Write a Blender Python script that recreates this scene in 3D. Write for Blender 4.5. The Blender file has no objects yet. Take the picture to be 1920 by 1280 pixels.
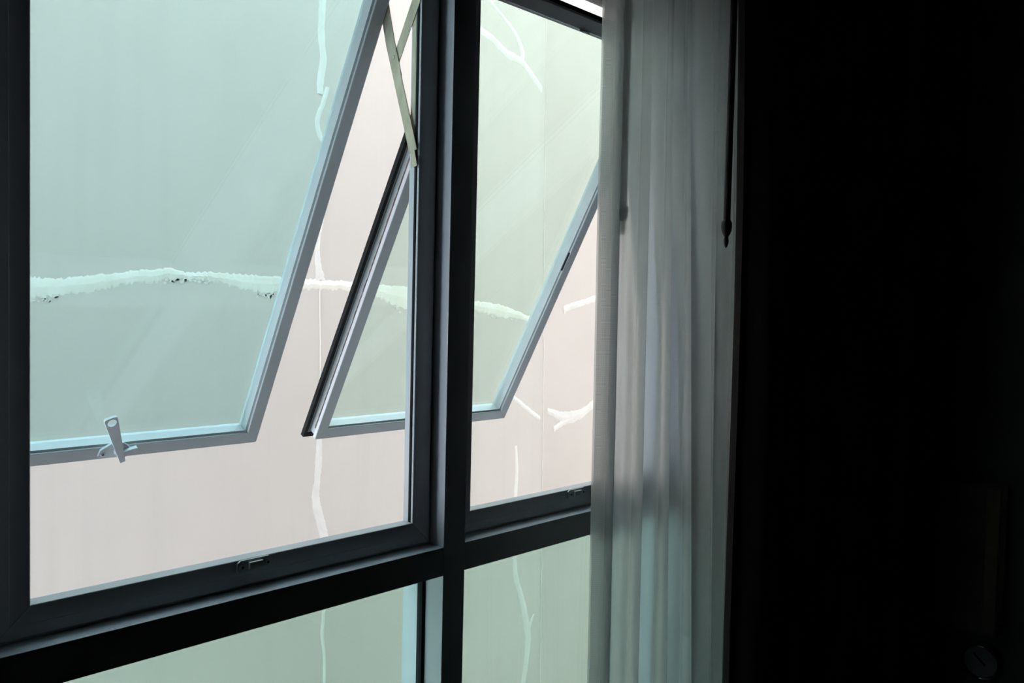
import bpy, bmesh, math, random
from mathutils import Matrix, Vector

random.seed(7)
SC = bpy.context.scene
COL = SC.collection
EYE = 1.45                      # eye height above the room floor; window plane is at y = 1

# ------------------------------------------------------------------ camera
cam_d = bpy.data.cameras.new('camera')
cam_d.sensor_width = 36.0
cam_d.lens = 1650.0 / 1920.0 * 36.0
cam_d.clip_start = 0.02
cam = bpy.data.objects.new('camera', cam_d)
COL.objects.link(cam)
R3 = Matrix(((0.68646885, 0.01498071, -0.727004880),
             (-0.72678670, 0.04613316, -0.685312211),
             (0.02327258, 0.99882296, 0.042556759)))
cam.matrix_world = Matrix.Translation((0, 0, EYE)) @ R3.to_4x4()
SC.camera = cam

# ------------------------------------------------------------------ sky, exposure
W = bpy.data.worlds.new('world'); SC.world = W; W.use_nodes = True
bg = W.node_tree.nodes['Background']
bg.inputs['Color'].default_value = (0.70, 0.85, 1.0, 1)
bg.inputs['Strength'].default_value = 2.35
SC.view_settings.view_transform = 'Standard'
SC.view_settings.look = 'None'
SC.view_settings.gamma = 1.0
SC.view_settings.use_curve_mapping = False
SC.view_settings.exposure = 1.92


# ------------------------------------------------------------------ materials
def nt(name):
    m = bpy.data.materials.new(name); m.use_nodes = True
    return m, m.node_tree, m.node_tree.nodes['Principled BSDF']

def add(t, kind, **kw):
    n = t.nodes.new(kind)
    for k, v in kw.items(): setattr(n, k, v)
    return n

def noise_mix(t, c1, c2, scale, detail=4, rough=0.6, lo=0.35, hi=0.65, vec=None, stretch=None):
    tc = add(t, 'ShaderNodeTexCoord')
    src = tc.outputs['Object']
    if stretch:
        mp = add(t, 'ShaderNodeMapping'); mp.inputs['Scale'].default_value = stretch
        t.links.new(src, mp.inputs['Vector']); src = mp.outputs['Vector']
    n = add(t, 'ShaderNodeTexNoise')
    n.inputs['Scale'].default_value = scale; n.inputs['Detail'].default_value = detail
    n.inputs['Roughness'].default_value = rough
    t.links.new(src, n.inputs['Vector'])
    mr = add(t, 'ShaderNodeMapRange'); mr.inputs[1].default_value = lo; mr.inputs[2].default_value = hi
    t.links.new(n.outputs['Fac'], mr.inputs[0])
    mx = add(t, 'ShaderNodeMix', data_type='RGBA')
    mx.inputs[6].default_value = (*c1, 1); mx.inputs[7].default_value = (*c2, 1)
    t.links.new(mr.outputs[0], mx.inputs[0])
    return mx.outputs[2], n.outputs['Fac'], mr.outputs[0]

def simple(name, c1, c2=None, rough=0.5, metal=0.0, scale=30, bump=0.0, stretch=None, spec=0.5):
    m, t, b = nt(name)
    col, fac, _ = noise_mix(t, c1, c2 or c1, scale, stretch=stretch)
    t.links.new(col, b.inputs['Base Color'])
    b.inputs['Roughness'].default_value = rough
    b.inputs['Metallic'].default_value = metal
    b.inputs['Specular IOR Level'].default_value = spec
    if bump:
        bp = add(t, 'ShaderNodeBump'); bp.inputs['Strength'].default_value = bump
        bp.inputs['Distance'].default_value = 0.002
        t.links.new(fac, bp.inputs['Height']); t.links.new(bp.outputs[0], b.inputs['Normal'])
    return m

PAINT = simple('grey_powder_coat', (0.57, 0.575, 0.60), (0.60, 0.605, 0.63), metal=0.15, rough=0.4, scale=9)
def specks(m, scale, thr, col):
    """small dirt specks on a painted surface"""
    t = m.node_tree; b = t.nodes['Principled BSDF']
    src = b.inputs['Base Color'].links[0].from_socket
    tc = add(t, 'ShaderNodeTexCoord')
    v = add(t, 'ShaderNodeTexNoise'); v.inputs['Scale'].default_value = scale
    v.inputs['Detail'].default_value = 2
    t.links.new(tc.outputs['Object'], v.inputs['Vector'])
    mr = add(t, 'ShaderNodeMapRange'); mr.inputs[1].default_value = thr; mr.inputs[2].default_value = thr + 0.02
    t.links.new(v.outputs['Fac'], mr.inputs[0])
    mx = add(t, 'ShaderNodeMix', data_type='RGBA'); mx.inputs[7].default_value = (*col, 1)
    t.links.new(src, mx.inputs[6]); t.links.new(mr.outputs[0], mx.inputs[0])
    t.links.new(mx.outputs[2], b.inputs['Base Color'])
specks(PAINT, 160, 0.80, (0.03, 0.03, 0.025))
SASHP = simple('sash_grey_paint', (0.47, 0.49, 0.485), (0.51, 0.525, 0.52), rough=0.34, scale=12)
specks(SASHP, 120, 0.79, (0.04, 0.035, 0.03))
CHAN = simple('side_channel_paint', (0.60, 0.595, 0.60), (0.66, 0.645, 0.65), rough=0.5, scale=60, bump=0.2)
RUST = simple('rust_streak', (0.06, 0.035, 0.02), (0.20, 0.13, 0.09), rough=0.9, scale=140, stretch=(1, .25, .25))
RUBBER = simple('black_rubber', (0.012, 0.012, 0.012), (0.02, 0.02, 0.02), rough=0.8, scale=60, spec=0.15)
STEEL = simple('dull_stay_steel', (0.44, 0.385, 0.285), (0.60, 0.53, 0.40), rough=0.42, metal=0.5, scale=55, stretch=(1, 1, .4))
WHITEP = simple('pale_grey_handle_paint', (0.54, 0.55, 0.56), (0.58, 0.585, 0.59), rough=0.3, scale=40)
SCREW = simple('dark_screw_metal', (0.08, 0.08, 0.08), (0.14, 0.14, 0.14), rough=0.35, metal=0.8, scale=200)
PLATE = simple('strike_plate_metal', (0.62, 0.62, 0.63), (0.68, 0.68, 0.68), rough=0.3, metal=0.3, scale=80)

def outer_wall_mat():
    m, t, b = nt('painted_outside_plaster')
    col, fac, _ = noise_mix(t, (0.70, 0.625, 0.56), (0.745, 0.67, 0.605), 1.1, detail=5, rough=0.55, lo=.3, hi=.7)
    # faint vertical rain streaks
    tc = add(t, 'ShaderNodeTexCoord')
    mp = add(t, 'ShaderNodeMapping'); mp.inputs['Scale'].default_value = (9, 1, 0.35)
    t.links.new(tc.outputs['Object'], mp.inputs['Vector'])
    n2 = add(t, 'ShaderNodeTexNoise'); n2.inputs['Scale'].default_value = 1.6; n2.inputs['Detail'].default_value = 5
    t.links.new(mp.outputs[0], n2.inputs['Vector'])
    mr = add(t, 'ShaderNodeMapRange'); mr.inputs[1].default_value = 0.52; mr.inputs[2].default_value = 0.75
    mr.inputs[4].default_value = 0.35
    t.links.new(n2.outputs['Fac'], mr.inputs[0])
    mx = add(t, 'ShaderNodeMix', data_type='RGBA'); mx.inputs[7].default_value = (0.655, 0.59, 0.53, 1)
    t.links.new(col, mx.inputs[6]); t.links.new(mr.outputs[0], mx.inputs[0])
    t.links.new(mx.outputs[2], b.inputs['Base Color'])
    b.inputs['Roughness'].default_value = 0.85
    n3 = add(t, 'ShaderNodeTexNoise'); n3.inputs['Scale'].default_value = 25; n3.inputs['Detail'].default_value = 6
    t.links.new(tc.outputs['Object'], n3.inputs['Vector'])
    bp = add(t, 'ShaderNodeBump'); bp.inputs['Strength'].default_value = 0.05; bp.inputs['Distance'].default_value = 0.01
    t.links.new(n3.outputs['Fac'], bp.inputs['Height']); t.links.new(bp.outputs[0], b.inputs['Normal'])
    return m
OUTW = outer_wall_mat()
FILL = simple('crack_filler', (0.83, 0.775, 0.71), (0.89, 0.84, 0.775), rough=0.8, scale=14, bump=0.35)
FILLY = simple('cream_crack_filler', (0.92, 0.85, 0.74), (0.98, 0.93, 0.84), rough=0.8, scale=10, bump=0.5)
GROUND = simple('concrete_ground', (0.42, 0.40, 0.38), (0.5, 0.48, 0.46), rough=0.9, scale=3)
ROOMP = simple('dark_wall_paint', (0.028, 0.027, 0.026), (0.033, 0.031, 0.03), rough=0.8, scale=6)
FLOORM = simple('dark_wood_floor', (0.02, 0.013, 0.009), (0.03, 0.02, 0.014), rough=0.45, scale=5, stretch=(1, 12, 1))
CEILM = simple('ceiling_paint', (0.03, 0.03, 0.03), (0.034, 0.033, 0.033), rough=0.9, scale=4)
DRAPE = simple('dark_drape_cloth', (0.020, 0.013, 0.013), (0.028, 0.018, 0.018), rough=0.95, scale=200)
WANDM = simple('black_wand_wood', (0.012, 0.012, 0.012), (0.02, 0.018, 0.016), rough=0.4, scale=30, stretch=(1, 1, .1))
BOXM = simple('dark_box_lacquer', (0.30, 0.28, 0.24), (0.36, 0.34, 0.30), rough=0.6, scale=20)
CLOCKF = simple('grey_clock_face', (0.55, 0.57, 0.60), (0.62, 0.63, 0.65), rough=0.25, scale=20)
CHROME = simple('clock_chrome', (0.5, 0.5, 0.5), (0.55, 0.55, 0.55), rough=0.12, metal=1.0, scale=20)

def glass(name, tint, refl=1.0):
    m = bpy.data.materials.new(name); m.use_nodes = True
    t = m.node_tree; t.nodes.clear()
    out = add(t, 'ShaderNodeOutputMaterial')
    tr = add(t, 'ShaderNodeBsdfTransparent'); tr.inputs['Color'].default_value = (*tint, 1)
    gl = add(t, 'ShaderNodeBsdfGlossy'); gl.inputs['Roughness'].default_value = 0.0
    fr = add(t, 'ShaderNodeFresnel')      # same reflectance at the entering and the leaving face of the pane
    ge = add(t, 'ShaderNodeNewGeometry')
    im = add(t, 'ShaderNodeMapRange'); im.inputs[3].default_value = 1.45; im.inputs[4].default_value = 1 / 1.45
    t.links.new(ge.outputs['Backfacing'], im.inputs[0]); t.links.new(im.outputs[0], fr.inputs['IOR'])
    mu = add(t, 'ShaderNodeMath', operation='MULTIPLY'); mu.inputs[1].default_value = refl
    mx = add(t, 'ShaderNodeMixShader')
    t.links.new(fr.outputs[0], mu.inputs[0]); t.links.new(mu.outputs[0], mx.inputs[0])
    t.links.new(tr.outputs[0], mx.inputs[1]); t.links.new(gl.outputs[0], mx.inputs[2])
    t.links.new(mx.outputs[0], out.inputs['Surface'])
    return m
GLASS = glass('green_float_glass', (0.78, 0.92, 0.915))
GLASS2 = glass('pale_float_glass', (0.885, 0.975, 0.94))
GLASS3 = glass('lower_float_glass', (0.765, 0.905, 0.86))

def sheer_mat(name, see, weave, dens=1.0):
    m = bpy.data.materials.new(name); m.use_nodes = True
    t = m.node_tree; t.nodes.clear()
    out = add(t, 'ShaderNodeOutputMaterial')
    tr = add(t, 'ShaderNodeBsdfTransparent')
    tl = add(t, 'ShaderNodeBsdfTranslucent'); tl.inputs['Color'].default_value = (0.74 * dens, 0.76 * dens, 0.765 * dens, 1)
    df = add(t, 'ShaderNodeBsdfDiffuse'); df.inputs['Color'].default_value = (0.74, 0.76, 0.765, 1)
    m0 = add(t, 'ShaderNodeMixShader'); m0.inputs[0].default_value = 0.28
    t.links.new(tl.outputs[0], m0.inputs[1]); t.links.new(df.outputs[0], m0.inputs[2])
    # forward-scattering part of the cloth: light bent a little both ways by the round threads
    ge = add(t, 'ShaderNodeNewGeometry'); rf = []
    for ior in (1.22, 1 / 1.32):
        im = add(t, 'ShaderNodeMapRange'); im.inputs[3].default_value = ior; im.inputs[4].default_value = 1 / ior
        r = add(t, 'ShaderNodeBsdfRefraction'); r.inputs['Roughness'].default_value = 0.62
        r.inputs['Color'].default_value = (0.92 * dens, 0.94 * dens, 0.95 * dens, 1)
        t.links.new(ge.outputs['Backfacing'], im.inputs[0]); t.links.new(im.outputs[0], r.inputs['IOR']); rf.append(r)
    mf = add(t, 'ShaderNodeMixShader'); mf.inputs[0].default_value = 0.5
    t.links.new(rf[0].outputs[0], mf.inputs[1]); t.links.new(rf[1].outputs[0], mf.inputs[2])
    m1 = add(t, 'ShaderNodeMixShader'); m1.inputs[0].default_value = 0.66
    t.links.new(m0.outputs[0], m1.inputs[1]); t.links.new(mf.outputs[0], m1.inputs[2])
    # thread grid
    uv = add(t, 'ShaderNodeTexCoord')
    vals = []
    for ax, per in (('X', 0.0017), ('Z', 0.0020)):
        w = add(t, 'ShaderNodeTexWave'); w.wave_type = 'BANDS'; w.bands_direction = 'X' if ax == 'X' else 'Y'
        w.inputs['Scale'].default_value = 2 * math.pi / (20 * per)
        w.inputs['Distortion'].default_value = 1.4; w.inputs['Detail'].default_value = 1
        w.inputs['Detail Scale'].default_value = 0.03
        t.links.new(uv.outputs['UV'], w.inputs['Vector'])
        vals.append(w.outputs['Fac'])
    mul = add(t, 'ShaderNodeMath', operation='MULTIPLY')
    t.links.new(vals[0], mul.inputs[0]); t.links.new(vals[1], mul.inputs[1])
    mr = add(t, 'ShaderNodeMapRange')
    mr.inputs[1].default_value = 0.0; mr.inputs[2].default_value = 0.7
    mr.inputs[3].default_value = 1 - see; mr.inputs[4].default_value = 1 - see - weave
    t.links.new(mul.outputs[0], mr.inputs[0])
    m2 = add(t, 'ShaderNodeMixShader')
    t.links.new(mr.outputs[0], m2.inputs[0])
    t.links.new(tr.outputs[0], m2.inputs[1]); t.links.new(m1.outputs[0], m2.inputs[2])
    t.links.new(m2.outputs[0], out.inputs['Surface'])
    return m
SHEER = sheer_mat('sheer_voile', 0.04, 0.10)
SHEERH = sheer_mat('sheer_voile_hem', 0.05, 0.42, 0.72)


# ------------------------------------------------------------------ object helpers
def link(name, bm, mat, parent=None, smooth=False, loc=None):
    me = bpy.data.meshes.new(name)
    bmesh.ops.recalc_face_normals(bm, faces=bm.faces)
    bm.to_mesh(me); bm.free()
    me.materials.append(mat)
    if smooth:
        for p in me.polygons: p.use_smooth = True
    o = bpy.data.objects.new(name, me); COL.objects.link(o)
    if parent: o.parent = parent
    if loc: o.location = loc
    return o

def struct(o): o['kind'] = 'structure'; return o

def thing(name, label, cat, loc=(0, 0, 0), group=None, mat=None):
    o = bpy.data.objects.new(name, None); COL.objects.link(o)
    o.empty_display_size = 0.05
    o.location = loc
    if mat is not None: o.matrix_world = mat
    o['label'] = label; o['category'] = cat
    if group: o['group'] = group
    return o

def box(bm, x0, x1, y0, y1, z0, z1, bev=0.0):
    vs = [bm.verts.new((x, y, z)) for x in (x0, x1) for y in (y0, y1) for z in (z0, z1)]
    fs = [bm.faces.new([vs[i] for i in q]) for q in ((0, 1, 3, 2), (4, 6, 7, 5), (0, 4, 5, 1), (2, 3, 7, 6), (0, 2, 6, 4), (1, 5, 7, 3))]
    if bev:
        es = set(e for f in fs for e in f.edges)
        bmesh.ops.bevel(bm, geom=list(es), offset=bev, segments=2, profile=0.6, affect='EDGES')
    return bm

def lathe(bm, prof, seg=24, centre=(0, 0, 0), axis='Z'):
    rings = []
    for r, h in prof:
        ring = []
        for k in range(seg):
            a = 2 * math.pi * k / seg
            if axis == 'Z': p = (centre[0] + r * math.cos(a), centre[1] + r * math.sin(a), centre[2] + h)
            elif axis == 'X': p = (centre[0] + h, centre[1] + r * math.cos(a), centre[2] + r * math.sin(a))
            else: p = (centre[0] + r * math.cos(a), centre[1] + h, centre[2] + r * math.sin(a))
            ring.append(bm.verts.new(p))
        rings.append(ring)
    for a, b in zip(rings, rings[1:]):
        for k in range(seg):
            bm.faces.new((a[k], a[(k + 1) % seg], b[(k + 1) % seg], b[k]))
    bm.faces.new(rings[0]); bm.faces.new(rings[-1])
    return bm

def prism(bm, pts, y0, y1, f=lambda x, u, n: (x, n, u), bev=0.0):
    """extrude polygon pts (x, u) from n=y0 to n=y1"""
    a = [bm.verts.new(f(x, u, y0)) for x, u in pts]
    b = [bm.verts.new(f(x, u, y1)) for x, u in pts]
    fs = [bm.faces.new(a), bm.faces.new(b)]
    k = len(pts)
    for i in range(k): fs.append(bm.faces.new((a[i], a[(i + 1) % k], b[(i + 1) % k], b[i])))
    if bev:
        es = set(e for fc in fs[:2] for e in fc.edges)
        bmesh.ops.bevel(bm, geom=list(es), offset=bev, segments=2, profile=0.6, affect='EDGES')
    return bm

def holed_plate(bm, outline, hc, hr, y0, y1, seg=40):
    """plate with a round hole: outline is convex, seen from the hole centre hc"""
    def hit(a):
        d = Vector((math.cos(a), math.sin(a))); best = None
        n = len(outline)
        for i in range(n):
            p = Vector(outline[i]) - Vector(hc); q = Vector(outline[(i + 1) % n]) - Vector(hc)
            e = q - p; den = d.x * e.y - d.y * e.x
            if abs(den) < 1e-12: continue
            t = (p.x * e.y - p.y * e.x) / den; s = (p.x * d.y - p.y * d.x) / den
            if t > 0 and -1e-9 <= s <= 1 + 1e-9: best = t if best is None else min(best, t)
        return Vector(hc) + d * best
    angs = sorted(set([round(2 * math.pi * k / seg, 5) for k in range(seg)] +
                      [round(math.atan2(p[1] - hc[1], p[0] - hc[0]) % (2 * math.pi), 5) for p in outline]))
    O = [hit(a) for a in angs]
    I = [Vector(hc) + hr * Vector((math.cos(a), math.sin(a))) for a in angs]
    n = len(angs)
    L = [[bm.verts.new((p.x, y, p.y)) for p in S] for y in (y0, y1) for S in (O, I)]
    for i in range(n):
        j = (i + 1) % n
        bm.faces.new((L[0][i], L[0][j], L[1][j], L[1][i]))
        bm.faces.new((L[2][i], L[2][j], L[3][j], L[3][i]))
        bm.faces.new((L[0][i], L[0][j], L[2][j], L[2][i]))
        bm.faces.new((L[1][i], L[1][j], L[3][j], L[3][i]))
    return bm

def mitred(profile, x0, x1, z0, z1, names, mats, parent, gap=0.0):
    """four mitred bars around the rectangle; profile = [(inward offset, depth y)], one mesh per bar"""
    out = []
    for side in range(4):
        bm = bmesh.new(); rings = []
        for end in (0, 1):
            r = []
            for a, y in profile:
                g = gap if end == 0 else -gap
                if side == 0: p = (x0 + a + g if end == 0 else x1 - a + g, y, z0 + a)       # bottom
                elif side == 1: p = (x0 + a + g if end == 0 else x1 - a + g, y, z1 - a)     # top
                elif side == 2: p = (x0 + a, y, z0 + a + g if end == 0 else z1 - a + g)     # left
                else: p = (x1 - a, y, z0 + a + g if end == 0 else z1 - a + g)               # right
                r.append(bm.verts.new(p))
            rings.append(r)
        k = len(profile)
        bm.faces.new(rings[0]); bm.faces.new(rings[1])
        for i in range(k):
            bm.faces.new((rings[0][i], rings[0][(i + 1) % k], rings[1][(i + 1) % k], rings[1][i]))
        out.append(link(names[side], bm, mats, parent))
    return out


# ================================================================== ROOM SHELL
# window grid in world numbers (x along the window, y outward, z up)
MX = [(0.250, 0.295), (0.917, 0.9627), (1.585, 1.630)]    # mullions
ZT0, ZT1 = EYE - 0.4255, EYE - 0.3805                     # transom
ZH = EYE + 0.606                                          # head
ZB = 0.22                                                 # bottom of lower lights
YF, YB = 1.0, 1.096                                       # frame depth

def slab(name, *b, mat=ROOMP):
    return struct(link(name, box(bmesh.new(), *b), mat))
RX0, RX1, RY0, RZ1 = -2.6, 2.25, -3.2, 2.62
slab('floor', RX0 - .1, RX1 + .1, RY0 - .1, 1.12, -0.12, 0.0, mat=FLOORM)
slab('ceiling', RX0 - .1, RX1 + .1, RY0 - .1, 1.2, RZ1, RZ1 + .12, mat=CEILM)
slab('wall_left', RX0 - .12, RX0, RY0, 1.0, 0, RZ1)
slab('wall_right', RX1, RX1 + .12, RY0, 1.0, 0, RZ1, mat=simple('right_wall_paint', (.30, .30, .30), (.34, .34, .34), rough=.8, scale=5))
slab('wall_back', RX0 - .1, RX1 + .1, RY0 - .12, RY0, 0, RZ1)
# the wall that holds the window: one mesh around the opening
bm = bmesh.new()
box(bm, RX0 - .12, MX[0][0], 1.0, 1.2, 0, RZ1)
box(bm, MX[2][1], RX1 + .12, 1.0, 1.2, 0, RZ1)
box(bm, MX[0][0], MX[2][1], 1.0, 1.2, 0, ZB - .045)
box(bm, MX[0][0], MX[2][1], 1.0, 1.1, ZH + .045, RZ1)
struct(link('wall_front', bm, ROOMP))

# ================================================================== OUTSIDE
WY = 2.9
bm = bmesh.new()
STEP = [(3.258, 5.8), (3.262, 3.0), (3.278, 2.5), (3.284, 2.1), (3.30, 1.5), (3.312, 1.2), (3.322, 0.6), (3.345, -0.5), (3.36, -6.0)]
box(bm, -3.7, 9.5, WY, WY + 0.3, -6, 5.8)
struct(link('wall_opposite', bm, OUTW))
wo = bpy.data.objects['wall_opposite']

# shallow raised field to the right of the ragged vertical joint
rng = random.Random(3)
bm = bmesh.new()
edge = []
for (xa, za), (xb, zb) in zip(STEP, STEP[1:]):
    n = max(2, int((za - zb) / 0.035))
    for k in range(n):
        f = k / n
        edge.append((xa + (xb - xa) * f + rng.uniform(-.004, .004), za + (zb - za) * f))
edge.append(STEP[-1])
pts = [(9.49, 5.8)] + edge + [(9.49, -6.0)]
prism(bm, pts, WY - 0.0025, WY + 0.01)
link('raised_field', bm, simple('raised_field_plaster', (0.675, 0.595, 0.53), (0.715, 0.635, 0.57), rough=0.85, scale=1.3, bump=.05), wo)

STROKES = [
    ('v', [(1.973, 1.227, 0.034), (1.974, 1.147, 0.034), (1.969, 1.024, 0.034), (1.98, 0.926, 0.034), (1.969, 0.842, 0.034), (1.968, 0.789, 0.029)]),
    ('v', [(2.002, 0.822, 0.022), (1.981, 0.753, 0.024), (1.957, 0.688, 0.024), (1.971, 0.629, 0.027), (2.003, 0.579, 0.025), (2.018, 0.461, 0.02), (1.99, 0.334, 0.02), (1.967, 0.229, 0.024), (1.969, 0.147, 0.029), (1.982, 0.075, 0.049)]),
    ('v', [(1.98, 0.034, 0.002), (1.986, -0.289, 0.0015), (1.987, -0.43, 0.002), (1.987, -0.499, 0.022), (1.986, -0.625, 0.035), (1.98, -0.709, 0.032), (1.974, -0.782, 0.04), (1.993, -0.859, 0.045), (2.014, -0.937, 0.043), (2.018, -1.056, 0.03), (2.019, -1.228, 0.02), (2.013, -1.335, 0.018), (2.025, -1.446, 0.015), (2.027, -1.8, 0.015)]),
    ('v', [(2.86, 1.40, 0.03), (2.899, 1.366, 0.035), (2.989, 1.316, 0.039), (3.064, 1.259, 0.037), (3.104, 1.193, 0.033), (3.09, 1.15, 0.033)]),
    ('h', [(2.749, 1.275, 0.037), (2.817, 1.238, 0.038), (2.904, 1.21, 0.041), (2.994, 1.169, 0.044), (3.105, 1.149, 0.04), (3.183, 1.096, 0.043), (3.248, 1.05, 0.038)]),
    ('h', [(3.921, 0.086, 0.038), (3.733, 0.044, 0.037), (3.598, 0.013, 0.036), (3.49, -0.011, 0.038), (3.453, -0.027, 0.049)]),
    ('h', [(3.997, -0.462, 0.042), (3.78, -0.502, 0.046), (3.623, -0.566, 0.057), (3.492, -0.581, 0.072), (3.406, -0.555, 0.044), (3.345, -0.533, 0.032)]),
    ('h', [(3.57, -0.585, 0.039), (3.476, -0.605, 0.033), (3.397, -0.631, 0.033)]),
    ('h', [(3.066, -0.432, 0.026), (3.143, -0.481, 0.031), (3.223, -0.531, 0.032), (3.296, -0.571, 0.027)]),
    ('v', [(3.12, -0.688, 0.019), (3.132, -0.807, 0.023), (3.128, -0.925, 0.027), (3.127, -1.122, 0.027), (3.132, -1.255, 0.031), (3.147, -1.351, 0.039), (3.189, -1.454, 0.039), (3.225, -1.584, 0.048), (3.243, -1.656, 0.048), (3.239, -1.764, 0.04), (3.213, -1.906, 0.04)]),
    ('v', [(3.284, -1.558, 0.016), (3.265, -1.594, 0.024), (3.239, -1.642, 0.032)]),
]
def catmull(P, n=6):
    out = []
    for i in range(len(P) - 1):
        p0 = P[max(i - 1, 0)]; p1 = P[i]; p2 = P[i + 1]; p3 = P[min(i + 2, len(P) - 1)]
        for k in range(n):
            t = k / n
            out.append(tuple(0.5 * ((2 * b) + (-a + c) * t + (2 * a - 5 * b + 4 * c - d) * t * t + (-a + 3 * b - 3 * c + d) * t ** 3)
                             for a, b, c, d in zip(p0, p1, p2, p3)))
    out.append(tuple(P[-1])); return out

def smear(A, B, yb, yf):
    """raised band of filler between two edge lines A, B; bevelled towards the wall"""
    bm = bmesh.new(); rows = []
    for (ax, az), (bx, bz) in zip(A, B):
        r = []
        for f, y in ((0, yb), (0.16, yf), (0.5, yf - 0.001), (0.84, yf), (1, yb)):
            r.append(bm.verts.new((ax + (bx - ax) * f, y, az + (bz - az) * f)))
        rows.append(r)
    for a, b in zip(rows, rows[1:]):
        for k in range(4): bm.faces.new((a[k], a[k + 1], b[k + 1], b[k]))
    return bm
for i, (kd, P) in enumerate(STROKES):
    Q = catmull(P, 8); A = []; B = []
    for k, (x, z, w) in enumerate(Q):
        a = (w / 2) * (1 + rng.uniform(-.12, .12)); b = (w / 2) * (1 + rng.uniform(-.12, .12))
        z += EYE
        if kd == 'v': A.append((x - a, z)); B.append((x + b, z))
        else: A.append((x, z + a)); B.append((x, z - b))
    front = WY - (0.0025 if Q[len(Q) // 2][0] > 3.33 else 0.0)
    link('crack_filler', smear(A, B, front + 0.0003, front - 0.0008), FILL, wo)

BAND = [(0.774, 0.037, -0.031), (0.8, 0.039, -0.029), (0.826, 0.042, -0.027), (0.853, 0.045, -0.026), (0.881, 0.047, -0.024), (0.908, 0.05, -0.022), (0.936, 0.052, -0.019), (0.965, 0.049, -0.014), (0.994, 0.048, -0.01), (1.023, 0.048, -0.006), (1.053, 0.052, -0.002), (1.083, 0.058, 0.003), (1.114, 0.062, 0.008), (1.145, 0.066, 0.013), (1.177, 0.07, 0.021), (1.21, 0.075, 0.031), (1.242, 0.081, 0.036), (1.276, 0.086, 0.038), (1.31, 0.089, 0.042), (1.344, 0.092, 0.046), (1.38, 0.098, 0.056), (1.416, 0.086, 0.056), (1.452, 0.082, 0.057), (1.489, 0.086, 0.059), (1.527, 0.088, 0.055), (1.565, 0.088, 0.046), (1.604, 0.087, 0.037), (1.644, 0.087, 0.03), (1.685, 0.086, 0.024), (1.726, 0.085, 0.018), (1.769, 0.084, 0.018), (1.811, 0.083, 0.023), (1.855, 0.082, 0.028), (1.9, 0.08, 0.033), (1.946, 0.079, 0.037), (1.992, 0.078, 0.037), (2.039, 0.078, 0.038), (2.088, 0.079, 0.038), (2.137, 0.077, 0.031), (2.187, 0.073, 0.024), (2.239, 0.069, 0.017), (2.291, 0.069, 0.0), (2.345, 0.069, -0.016), (2.4, 0.068, -0.033), (2.456, 0.062, -0.041), (2.513, 0.05, -0.041), (2.572, 0.038, -0.041), (2.632, 0.026, -0.041), (2.694, 0.019, -0.039), (2.756, 0.016, -0.037), (2.82, 0.012, -0.034), (2.886, 0.007, -0.045), (2.953, 0.002, -0.056), (3.023, -0.009, -0.065), (3.094, -0.029, -0.073), (3.167, -0.049, -0.079), (3.242, -0.069, -0.082)]
Q = catmull([(-0.2, 0.03, -0.03), (0.3, 0.045, -0.02)] + BAND, 5)
A = [(x, EYE + a + rng.uniform(-.004, .004)) for x, a, b in Q]
Bq = [(x, EYE + b + rng.uniform(-.007, .006)) for x, a, b in Q]
link('crack_filler', smear(A, Bq, WY + 0.0003, WY - 0.0010), FILLY, wo)
# crumbs of filler dabbed along the underside of the band
bm = bmesh.new()
for (cx0, cx1, dz, n) in ((0.78, 1.02, -0.012, 26), (1.33, 1.52, -0.006, 22), (1.70, 1.86, -0.012, 46), (2.35, 2.6, -0.012, 20), (2.9, 3.1, -0.014, 12)):
    for _ in range(n):
        x = rng.uniform(cx0, cx1)
        b = min(BAND, key=lambda q: abs(q[0] - x))[2]
        z = EYE + b + rng.uniform(dz * 1.4, 0.003); r = rng.uniform(.002, .006)
        vs = [bm.verts.new((x + r * 1.5 * math.cos(k * 1.0472) * rng.uniform(.6, 1.2), WY - .0015, z + r * math.sin(k * 1.0472) * rng.uniform(.6, 1.2))) for k in range(6)]
        vb = [bm.verts.new((v.co.x, WY + .001, v.co.z)) for v in vs]
        bm.faces.new(vs)
        for k in range(6): bm.faces.new((vs[k], vs[(k + 1) % 6], vb[(k + 1) % 6], vb[k]))
o = link('filler_crumbs', bm, FILL, wo); o['kind'] = 'stuff'

# ground of the gap, our own facade above and beside the room
struct(link('ground_outside', box(bmesh.new(), -3.7, 9.5, 1.0, 3.2, -6.2, -6), GROUND))
bm = bmesh.new()
box(bm, -3.7, RX0 - .12, 1.0, 1.2, -6, 6.0)
box(bm, RX1 + .12, 9.5, 1.0, 1.2, -6, 6.0)
box(bm, RX0 - .12, RX1 + .12, 1.0, 1.2, RZ1 + .12, 6.0)
box(bm, RX0 - .12, RX1 + .12, 1.0, 1.2, -6, -.12)
struct(link('wall_outside_facade', bm, OUTW))

# unseen ledge above the window outside, added to shade the window's top
struct(link('shade_ledge', box(bmesh.new(), -1.5, 3.2, 1.2, 1.38, EYE + .80, EYE + .88, .004), GROUND))

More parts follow.
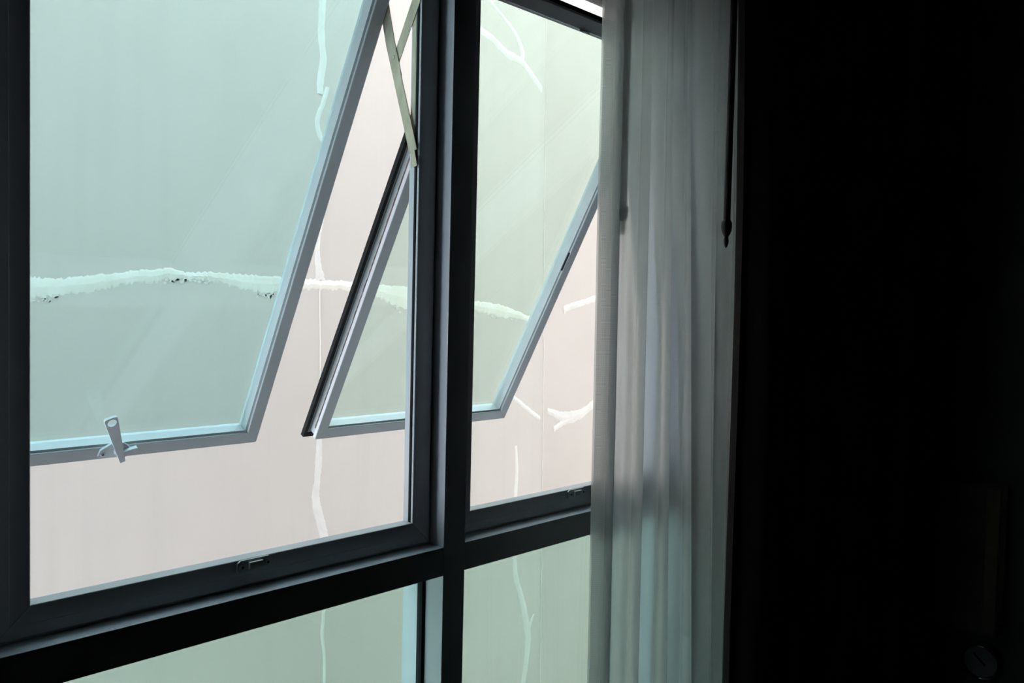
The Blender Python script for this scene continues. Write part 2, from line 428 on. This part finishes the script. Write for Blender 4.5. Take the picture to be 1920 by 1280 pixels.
# ================================================================== FIXED WINDOW GRID
grid = bpy.data.objects.new('window_1', None); COL.objects.link(grid); struct(grid)
for a, b in MX:
    link('mullion', box(bmesh.new(), a, b, YF, YB, ZB - .045, ZH + .045, .0008), PAINT, grid)
for a, b in ((MX[0][1], MX[1][0]), (MX[1][1], MX[2][0])):
    g = 0.0003
    link('transom', box(bmesh.new(), a + g, b - g, YF, YB, ZT0, ZT1, .0008), PAINT, grid)
    link('head_rail', box(bmesh.new(), a + g, b - g, YF, YB, ZH, ZH + .045, .0008), PAINT, grid)
    link('bottom_rail', box(bmesh.new(), a + g, b - g, YF, YB, ZB - .045, ZB, .0008), PAINT, grid)
    # inner stop frame that the sash closes against
    prof = [(0, 1.0345), (.004, 1.0335), (.0045, 1.0315), (.018, 1.0313), (.0185, 1.0306), (.038, 1.0296), (.039, 1.0302), (.039, 1.052), (0, 1.052)]
    mitred(prof, a, b, ZT1, ZH, ['stop_rail', 'stop_rail', 'stop_stile', 'stop_stile'], PAINT, grid, gap=.0003)
    for xs in (a + .0390, b - .0404):
        link('weather_seal', box(bmesh.new(), xs, xs + .0014, 1.0345, 1.0393, ZT1 + .0395, ZH - .0395, .0004), RUBBER, grid)
    # lower fixed light: rubber glazing bead and pane
    mitred([(0, 1.0405), (.006, 1.0415), (.006, 1.0535), (0, 1.0535)], a, b, ZB, ZT0, ['glazing_gasket'] * 4, RUBBER, grid)
    link('fixed_pane', box(bmesh.new(), a + .004, b - .004, 1.0445, 1.0505, ZB + .004, ZT0 - .004), GLASS3, grid)

def strike_plate(cx):
    """lock keeper screwed to the bottom stop rail"""
    z = EYE - .3505
    w, h = .0255, .0085
    out = [(cx - w, z - h + .003), (cx - w + .004, z - h), (cx + w - .004, z - h), (cx + w, z - h + .003),
           (cx + w, z + h - .003), (cx + w - .005, z + h), (cx - w + .005, z + h), (cx - w, z + h - .003)]
    p = link('strike_plate', prism(bmesh.new(), out, 1.0272, 1.0310, bev=.0005), PLATE, grid)
    bm = bmesh.new(); box(bm, cx - .010, cx + .010, 1.0222, 1.0270, z - .0045, z + .0055, .001)
    link('latch_lip', bm, PLATE, p)
    for s in (-1, 1):
        bm = bmesh.new(); lathe(bm, [(.0042, .0), (.0042, -.0012), (.003, -.0016)], 20, (cx + s * .0185, 1.0268, z), 'Y')
        sc = link('screw', bm, PLATE, p, smooth=False)
        bm = bmesh.new(); lathe(bm, [(.0018, -.0014), (.0018, -.0018)], 6, (cx + s * .0185, 1.0268, z), 'Y')
        link('screw_socket', bm, RUBBER, p)
for cx in (.606, 1.276): strike_plate(cx)

# ================================================================== AWNING SASHES
SL = 0.92
def make_sash(xl, xr, by, bz, deg, label, gmat):
    th = math.radians(deg)
    # local: X along window, Y outward normal of sash, Z up the sash
    M = Matrix.Translation((xl, by, EYE + bz)) @ Matrix.Rotation(th, 4, 'X')
    root = thing('awning_sash', label, 'window sash', mat=M, group='open awning sashes')
    w = xr - xl
    body = [(0, 0), (.0215, 0), (.0225, .001), (.0225, .010), (.0235, .026), (.0235, .029), (.003, .029), (.003, .010), (0, .009)]
    names = ['bottom_rail', 'top_rail', 'stile', 'stile']
    mitred(body, 0, w, 0, SL, names, SASHP, root, gap=.0003)
    # glazing bead set back from the face
    mitred([(.0222, .0035), (.0262, .005), (.0270, .022), (.0222, .022)], 0, w, 0, SL, ['glazing_bead'] * 4, SASHP, root, gap=.0002)
    # outer flange with its black seal
    mitred([(-.010, .0300), (.0225, .0300), (.0225, .0345), (-.010, .0345)], 0, w, 0, SL, ['outer_flange'] * 4, SASHP, root)
    mitred([(-.0108, .0255), (-.0035, .0255), (-.0035, .0299), (-.0085, .0299), (-.0085, .0350), (-.0108, .0350)], 0, w, 0, SL, ['rubber_seal'] * 4, RUBBER, root)
    link('glass_pane', box(bmesh.new(), .015, w - .015, .0225, .0285, .015, SL - .015), gmat, root)
    # pale sealant strip and rust line down the outside of each stile
    for s, x in ((0, -.0012), (1, w + .0002)):
        link('side_channel', box(bmesh.new(), x, x + .001, .0004, .0088, .001, SL - .002), CHAN, root)
        bm = bmesh.new(); pts = []
        n = 90; r = random.Random(5 + s)
        for k in range(n + 1):
            z = .02 + (SL - .26) * k / n
            pts.append((z, .0108 + r.uniform(-.0007, .0007), .0009 + .0009 * r.random()))
        xa = x - .0001 if s == 0 else x + .0011
        va = [bm.verts.new((xa, y - h, z)) for z, y, h in pts]; vb = [bm.verts.new((xa, y + h, z)) for z, y, h in pts]
        vc = [bm.verts.new((xa + (.003 if s == 0 else -.003), y, z)) for z, y, h in pts]
        for k in range(n):
            bm.faces.new((va[k], va[k + 1], vb[k + 1], vb[k]))
            bm.faces.new((va[k], va[k + 1], vc[k + 1], vc[k])); bm.faces.new((vb[k], vb[k + 1], vc[k + 1], vc[k]))
        link('rust_streak', bm, RUST, root)
    # cam handle in the middle of the bottom rail
    cx = .606 - .334 if xl < .5 else w / 2
    h = bpy.data.objects.new('cam_handle', None); COL.objects.link(h); h.parent = root; h.location = (cx, 0, .014)
    bp = [(-.026, -.006), (-.021, -.010), (.022, -.010), (.030, -.004), (.030, .003), (.012, .018), (-.006, .019), (-.024, .006)]
    bm = prism(bmesh.new(), bp, -.005, -.0002, bev=.001); link('base', bm, WHITEP, h)
    bm = prism(bmesh.new(), [(.006, .004), (.033, .011), (.034, .005), (.032, .001), (.012, -.006), (.002, -.006)], -.0135, -.0055, bev=.0008)
    link('latch_hook', bm, WHITEP, h)
    bm = lathe(bmesh.new(), [(.007, -.005), (.007, -.013)], 24, (.005, 0, .003), 'Y'); link('pivot', bm, WHITEP, h, smooth=False)
    for dx in (-.019,):
        bm = lathe(bmesh.new(), [(.0038, -.005), (.0038, -.0056), (.002, -.0062)], 20, (dx, 0, -.002), 'Y'); link('screw', bm, WHITEP, h)
        bm = bmesh.new(); box(bm, dx - .0022, dx + .0022, -.0066, -.0058, -.0026, -.0014); box(bm, dx - .0006, dx + .0006, -.0066, -.0058, -.0042, .0002)
        link('screw_socket', bm, SCREW, h)
    ax = Vector((-.0345, .0845)).normalized(); nx = Vector((ax.y, -ax.x))
    p0 = Vector((.0115, -.0125)); p1 = p0 + ax * .0915
    ol = []
    for c, wd, sgn in ((p0, .0042, -1), (p1, .0105, 1)):
        if sgn < 0: ol += [c - nx * wd, c + nx * wd]
        else:
            for k in range(9):
                a = math.pi * k / 8
                d = nx * math.copysign(abs(math.cos(a)) ** .55, math.cos(a)) * wd + ax * (abs(math.sin(a)) ** .55) * wd * .55
                ol.append(c + d)
    ol = [(q.x, q.y) for q in ol]
    bm = holed_plate(bmesh.new(), ol, tuple(p1 - ax * .0042), .0070, -.0175, -.0125)
    bmesh.ops.bevel(bm, geom=[e for e in bm.edges if len(e.link_faces) == 2 and e.calc_face_angle(0) > 1.2], offset=.0005, segments=1, affect='EDGES')
    link('lever', bm, WHITEP, h)
    return root
s1 = make_sash(.334, .8728, 1.4820, -.2714, 27.2, 'left awning sash pushed open, with tinted glass and white cam handle on its bottom rail', GLASS)
s2 = make_sash(1.004, 1.547, 1.4789, -.2789, 28.6, 'right awning sash pushed open behind the mullion, rust line down its pale side', GLASS2)
# dark stay bracket on the right stile of the second sash
bm = box(bmesh.new(), .5180, .5215, .0015, .0045, .405, .450, .0005)
link('stay_slot', bm, RUBBER, s2)
bm = box(bmesh.new(), .27, .30, -.002, .002, SL - .0245, SL - .0225); link('edge_clip', bm, SASHP, s2)

# friction stay: links the left sash to the jamb of the left opening
st = thing('friction_stay', 'worn steel friction stay arms joining left sash to window jamb', 'window stay', (.8765, 1.045, EYE + .21))
def bar_yz(name, pts, w, x0, x1, mat):
    """flat bar following (y, z) points, lying in an x = const plane"""
    bm = bmesh.new(); n = len(pts); L = []; Rr = []
    for i, (y, z) in enumerate(pts):
        a = Vector(pts[max(i - 1, 0)]); b = Vector(pts[min(i + 1, n - 1)]); d = (b - a).normalized(); q = Vector((-d.y, d.x)) * w / 2
        L.append((y + q.x, z + q.y)); Rr.append((y - q.x, z - q.y))
    poly = L + Rr[::-1]
    a = [bm.verts.new((x0, y - 1.045, z - .21)) for y, z in poly]; b = [bm.verts.new((x1, y - 1.045, z - .21)) for y, z in poly]
    bm.faces.new(a); bm.faces.new(b); k = len(poly)
    for i in range(k): bm.faces.new((a[i], a[(i + 1) % k], b[(i + 1) % k], b[i]))
    bmesh.ops.bevel(bm, geom=[e for f in bm.faces for e in f.edges if len(f.verts) > 4], offset=.0006, segments=2, affect='EDGES')
    return link(name, bm, mat, st)
bar_yz('upper_arm', [(1.1160, .462), (1.1125, .445), (1.1000, .4), (1.0810, .345)], .0205, -.0018, -.0004, STEEL)
bar_yz('lower_arm', [(1.0815, .352), (1.0775, .338), (1.0480, .255), (1.0390, .228)], .0180, -.0036, -.0020, STEEL)
bar_yz('arm_end', [(1.0450, .246), (1.0335, .205)], .0090, -.0034, -.0020, STEEL)
bar_yz('cross_arm', [(1.0890, .372), (1.0450, .450), (1.0300, .478)], .0190, -.0001, .0009, STEEL)
bar_yz('track', [(1.0455, .205), (1.0455, .50)], .007, .0010, .0018, STEEL)
bm = lathe(bmesh.new(), [(.0036, -.0018), (.0036, -.0026), (.0022, -.0030)], 20, (0, 1.0920 - 1.045, .378 - .21), 'X'); link('rivet', bm, STEEL, st)

# ================================================================== CURTAINS
E_TOP = [1.107, 1.148, 1.230, 1.290, 1.345, 1.545]
E_BOT = [1.115, 1.157, 1.244, 1.335, 1.418, 1.545]
def cloth_profile(f):
    """(x, y) points of the voile at height fraction f (0 bottom, 1 top)"""
    e = [b + (a - b) * f for a, b in zip(E_TOP, E_BOT)]
    P = [(e[0], .862), (e[0] + .012, .852), (e[1] - .010, .851), (e[1] + .002, .853)]
    P += [(e[1] + .007, .862), (e[1] + .001, .867), (e[1] - .004, .861), (e[1] - .001, .852)]
    # gathered top, shaped to darken the upper cloth: the turned-back folds widen upward
    g = max(0.0, min(1.0, (f - .48) / .52)); g = g * g * (3 - 2 * g)
    amp = [.018, .012, .010]
    ovs = [.006 + .050 * g, .006 + .036 * g, .006 + .040 * g]
    for i in range(1, 4):
        a, b = e[i], e[i + 1]; ov = ovs[i - 1]
        P += [(a + .016, .848), (a + (b - a) * .40, .845 - amp[i - 1] * .35), (a + (b - a) * .72, .848), (b - .004, .852),
              (b + .005, .859), (b + .002, .866), (b - ov * .6, .869), (b - ov, .872), (b - ov + .002, .877), (b - ov * .4, .878), (b + .006, .872)]
    a, b = e[4], e[5]; w = b - a; ov = .010 + .05 * g
    P += [(a + .018, .850), (a + w * .3, .838), (a + w * .42, .850), (a + w * .46, .860), (a + w * .45 - ov * .7, .866), (a + w * .46 - ov, .872), (a + w * .47 - ov * .6, .878),
          (a + w * .50, .870), (a + w * .58, .848), (a + w * .75, .840), (a + w * .88, .852), (b + .004, .862), (b + .002, .870), (b - .02 - ov, .874), (b - .02 - ov, .880), (b - .012, .884)]
    return P
def cloth(x_from, x_to, name, mat, parent, z0, z1, rows, dy=0.0, sub=6):
    bm = bmesh.new(); uvl = bm.loops.layers.uv.new('uv'); grid_v = []; us = []
    rr = random.Random(2)
    ph = [rr.uniform(0, 6) for _ in range(4)]
    for r in range(rows + 1):
        f = r / rows; z = z0 + (z1 - z0) * f
        fz = max(0, min(1, (z - (EYE - .72)) / 1.2))
        P = catmull(cloth_profile(fz), sub)[x_from:x_to]
        row = []; u = 0; ulist = []; last = None
        for x, y in P:
            wob = .0022 * math.sin(z * 5.1 + x * 9 + ph[0]) + .0012 * math.sin(z * 13 + x * 31 + ph[1])
            p = (x + wob, y + dy + wob * .6, z)
            if last: u += math.hypot(p[0] - last[0], p[1] - last[1])
            last = p; ulist.append(u); row.append(bm.verts.new(p))
        grid_v.append(row); us.append((ulist, z))
    for r in range(rows):
        for k in range(len(grid_v[0]) - 1):
            fc = bm.faces.new((grid_v[r][k], grid_v[r][k + 1], grid_v[r + 1][k + 1], grid_v[r + 1][k]))
            for lp, (a, b) in zip(fc.loops, ((r, k), (r, k + 1), (r + 1, k + 1), (r + 1, k))):
                lp[uvl].uv = (us[a][0][b] * (1.0 if dy == 0 else 1.10), us[a][1] * (1.0 if dy == 0 else 1.13))
    return link(name, bm, mat, parent, smooth=True)
sc = thing('sheer_curtain', 'white sheer voile curtain hanging in soft folds over the right window', 'curtain', (1.33, .855, .05), group=None)
def sub(o): o.parent = sc; o.matrix_parent_inverse = Matrix.Translation((-1.33, -.855, -.05)); return o
npf = len(catmull(cloth_profile(0), 6))
sub(cloth(19, npf, 'fabric_panel', SHEER, None, .06, 2.44, 60))
sub(cloth(0, 20, 'side_hem', SHEERH, None, .06, 2.44, 60))
sub(cloth(0, 20, 'hem_backing', SHEERH, None, .06, 2.44, 60, dy=.004))

# curtain track above, out of the frame
tr = thing('curtain_track', 'white curtain track fixed to the ceiling above the window', 'curtain track', (1.2, .84, 2.45))
link('rail', box(bmesh.new(), -.95, 1.03, -.10, .05, .0, .17, .004), simple('track_paint', (.3, .3, .3), rough=.5), tr)

def wand(x, y, zb, label):
    r = thing('curtain_wand', label, 'curtain wand', (x, y, zb), group='curtain draw wands')
    link('rod', lathe(bmesh.new(), [(.0062, .045), (.0062, 2.44 - zb)], 20), WANDM, r, smooth=True)
    link('finial', lathe(bmesh.new(), [(.0005, -.001), (.0025, .002), (.0042, .008), (.0046, .013), (.0036, .018), (.0042, .020), (.0062, .023), (.0088, .030),
                                       (.0096, .037), (.0093, .043), (.0075, .047), (.0062, .049), (.0060, .052)], 28), WANDM, r, smooth=True)
wand(1.395, .800, EYE + .1085, 'black curtain wand with acorn tip hanging in front of the sheer curtain')
wand(1.1675, .8615, EYE + .116, 'black curtain wand with acorn tip seen through the sheer curtain edge')

# dark drape drawn to the right of the voile
dr = thing('blackout_drape', 'black pleated drape pulled to the right of the sheer curtain', 'curtain', (1.9, .80, .04))
bm = bmesh.new(); rows = []
pts = []
n = 240
for k in range(n + 1):
    x = 1.472 + (2.215 - 1.472) * k / n
    y = .800 + .026 * math.sin(k / n * 2 * math.pi * 9.5 + .6) + .008 * math.sin(k / n * 47)
    pts.append((x + .008 * math.cos(k / n * 2 * math.pi * 9.5 + .6), y))
for r in range(13):
    z = .04 + (2.44 - .04) * r / 12
    rows.append([bm.verts.new((x - 1.9 - .055 * (r / 12 - .5) * (2.215 - x) / .79 + .004 * math.sin(z * 3 + x * 7), y - .80 + .003 * math.sin(z * 4 + x * 20), z - .04)) for x, y in pts])
for a, b in zip(rows, rows[1:]):
    for k in range(n): bm.faces.new((a[k], a[k + 1], b[k + 1], b[k]))
link('drape_cloth', bm, DRAPE, dr, smooth=True)
# pelmet board over the drapes
bm = bmesh.new(); box(bm, RX0 + .01, RX1 - .005, .60, .62, 2.28, RZ1); box(bm, RX0 + .01, RX1 - .005, .62, .72, 2.58, RZ1)
struct(link('trim_1', bm, ROOMP))
# corner casing on the right wall
struct(link('trim_2', box(bmesh.new(), RX1 - .03, RX1 - .001, .66, .76, 0, 2.27, .004), ROOMP))

# small things on the dark right wall
b_ = thing('wall_box', 'dark upright box on the right wall above the round clock', 'box', (RX1 - .002, .62, EYE - .56))
link('case', box(bmesh.new(), -.05, 0, -.08, .055, -.172, .172, .004), BOXM, b_)
link('lit_strip', box(bmesh.new(), -.056, -.0502, -.078, -.050, -.165, .165, .002), simple('box_lit_edge', (.42, .39, .30), (.48, .45, .35), rough=.6), b_)  # lit strip at the case's near edge, its light put into a paler colour
c_ = thing('wall_clock', 'small round clock with a shiny rim low on the dark wall', 'clock', (RX1 - .002, .575, EYE - .805))
link('clock_body', lathe(bmesh.new(), [(.037, 0), (.039, -.004), (.039, -.022), (.036, -.026)], 48, axis='X'), RUBBER, c_, smooth=False)
bm = bmesh.new(); S = 48; rr2 = []
for k in range(S):
    a = 2 * math.pi * k / S
    rr2.append([bm.verts.new((-.026 + .0028 * math.cos(t) - .001, (.0375 + .0028 * math.sin(t)) * math.cos(a), (.0375 + .0028 * math.sin(t)) * math.sin(a))) for t in [2 * math.pi * j / 10 for j in range(10)]])
for k in range(S):
    for j in range(10): bm.faces.new((rr2[k][j], rr2[k][(j + 1) % 10], rr2[(k + 1) % S][(j + 1) % 10], rr2[(k + 1) % S][j]))
link('rim', bm, CHROME, c_, smooth=True)
link('dial', lathe(bmesh.new(), [(.0355, -.026), (.0355, -.0268)], 48, axis='X'), CLOCKF, c_)
bm = bmesh.new(); prism(bm, [(-.012, .016), (-.010, .019), (.008, -.003), (.006, -.007)], -.0285, -.0275, f=lambda x, u, n: (n, -x * 1.4, u)); link('hand', bm, RUBBER, c_)
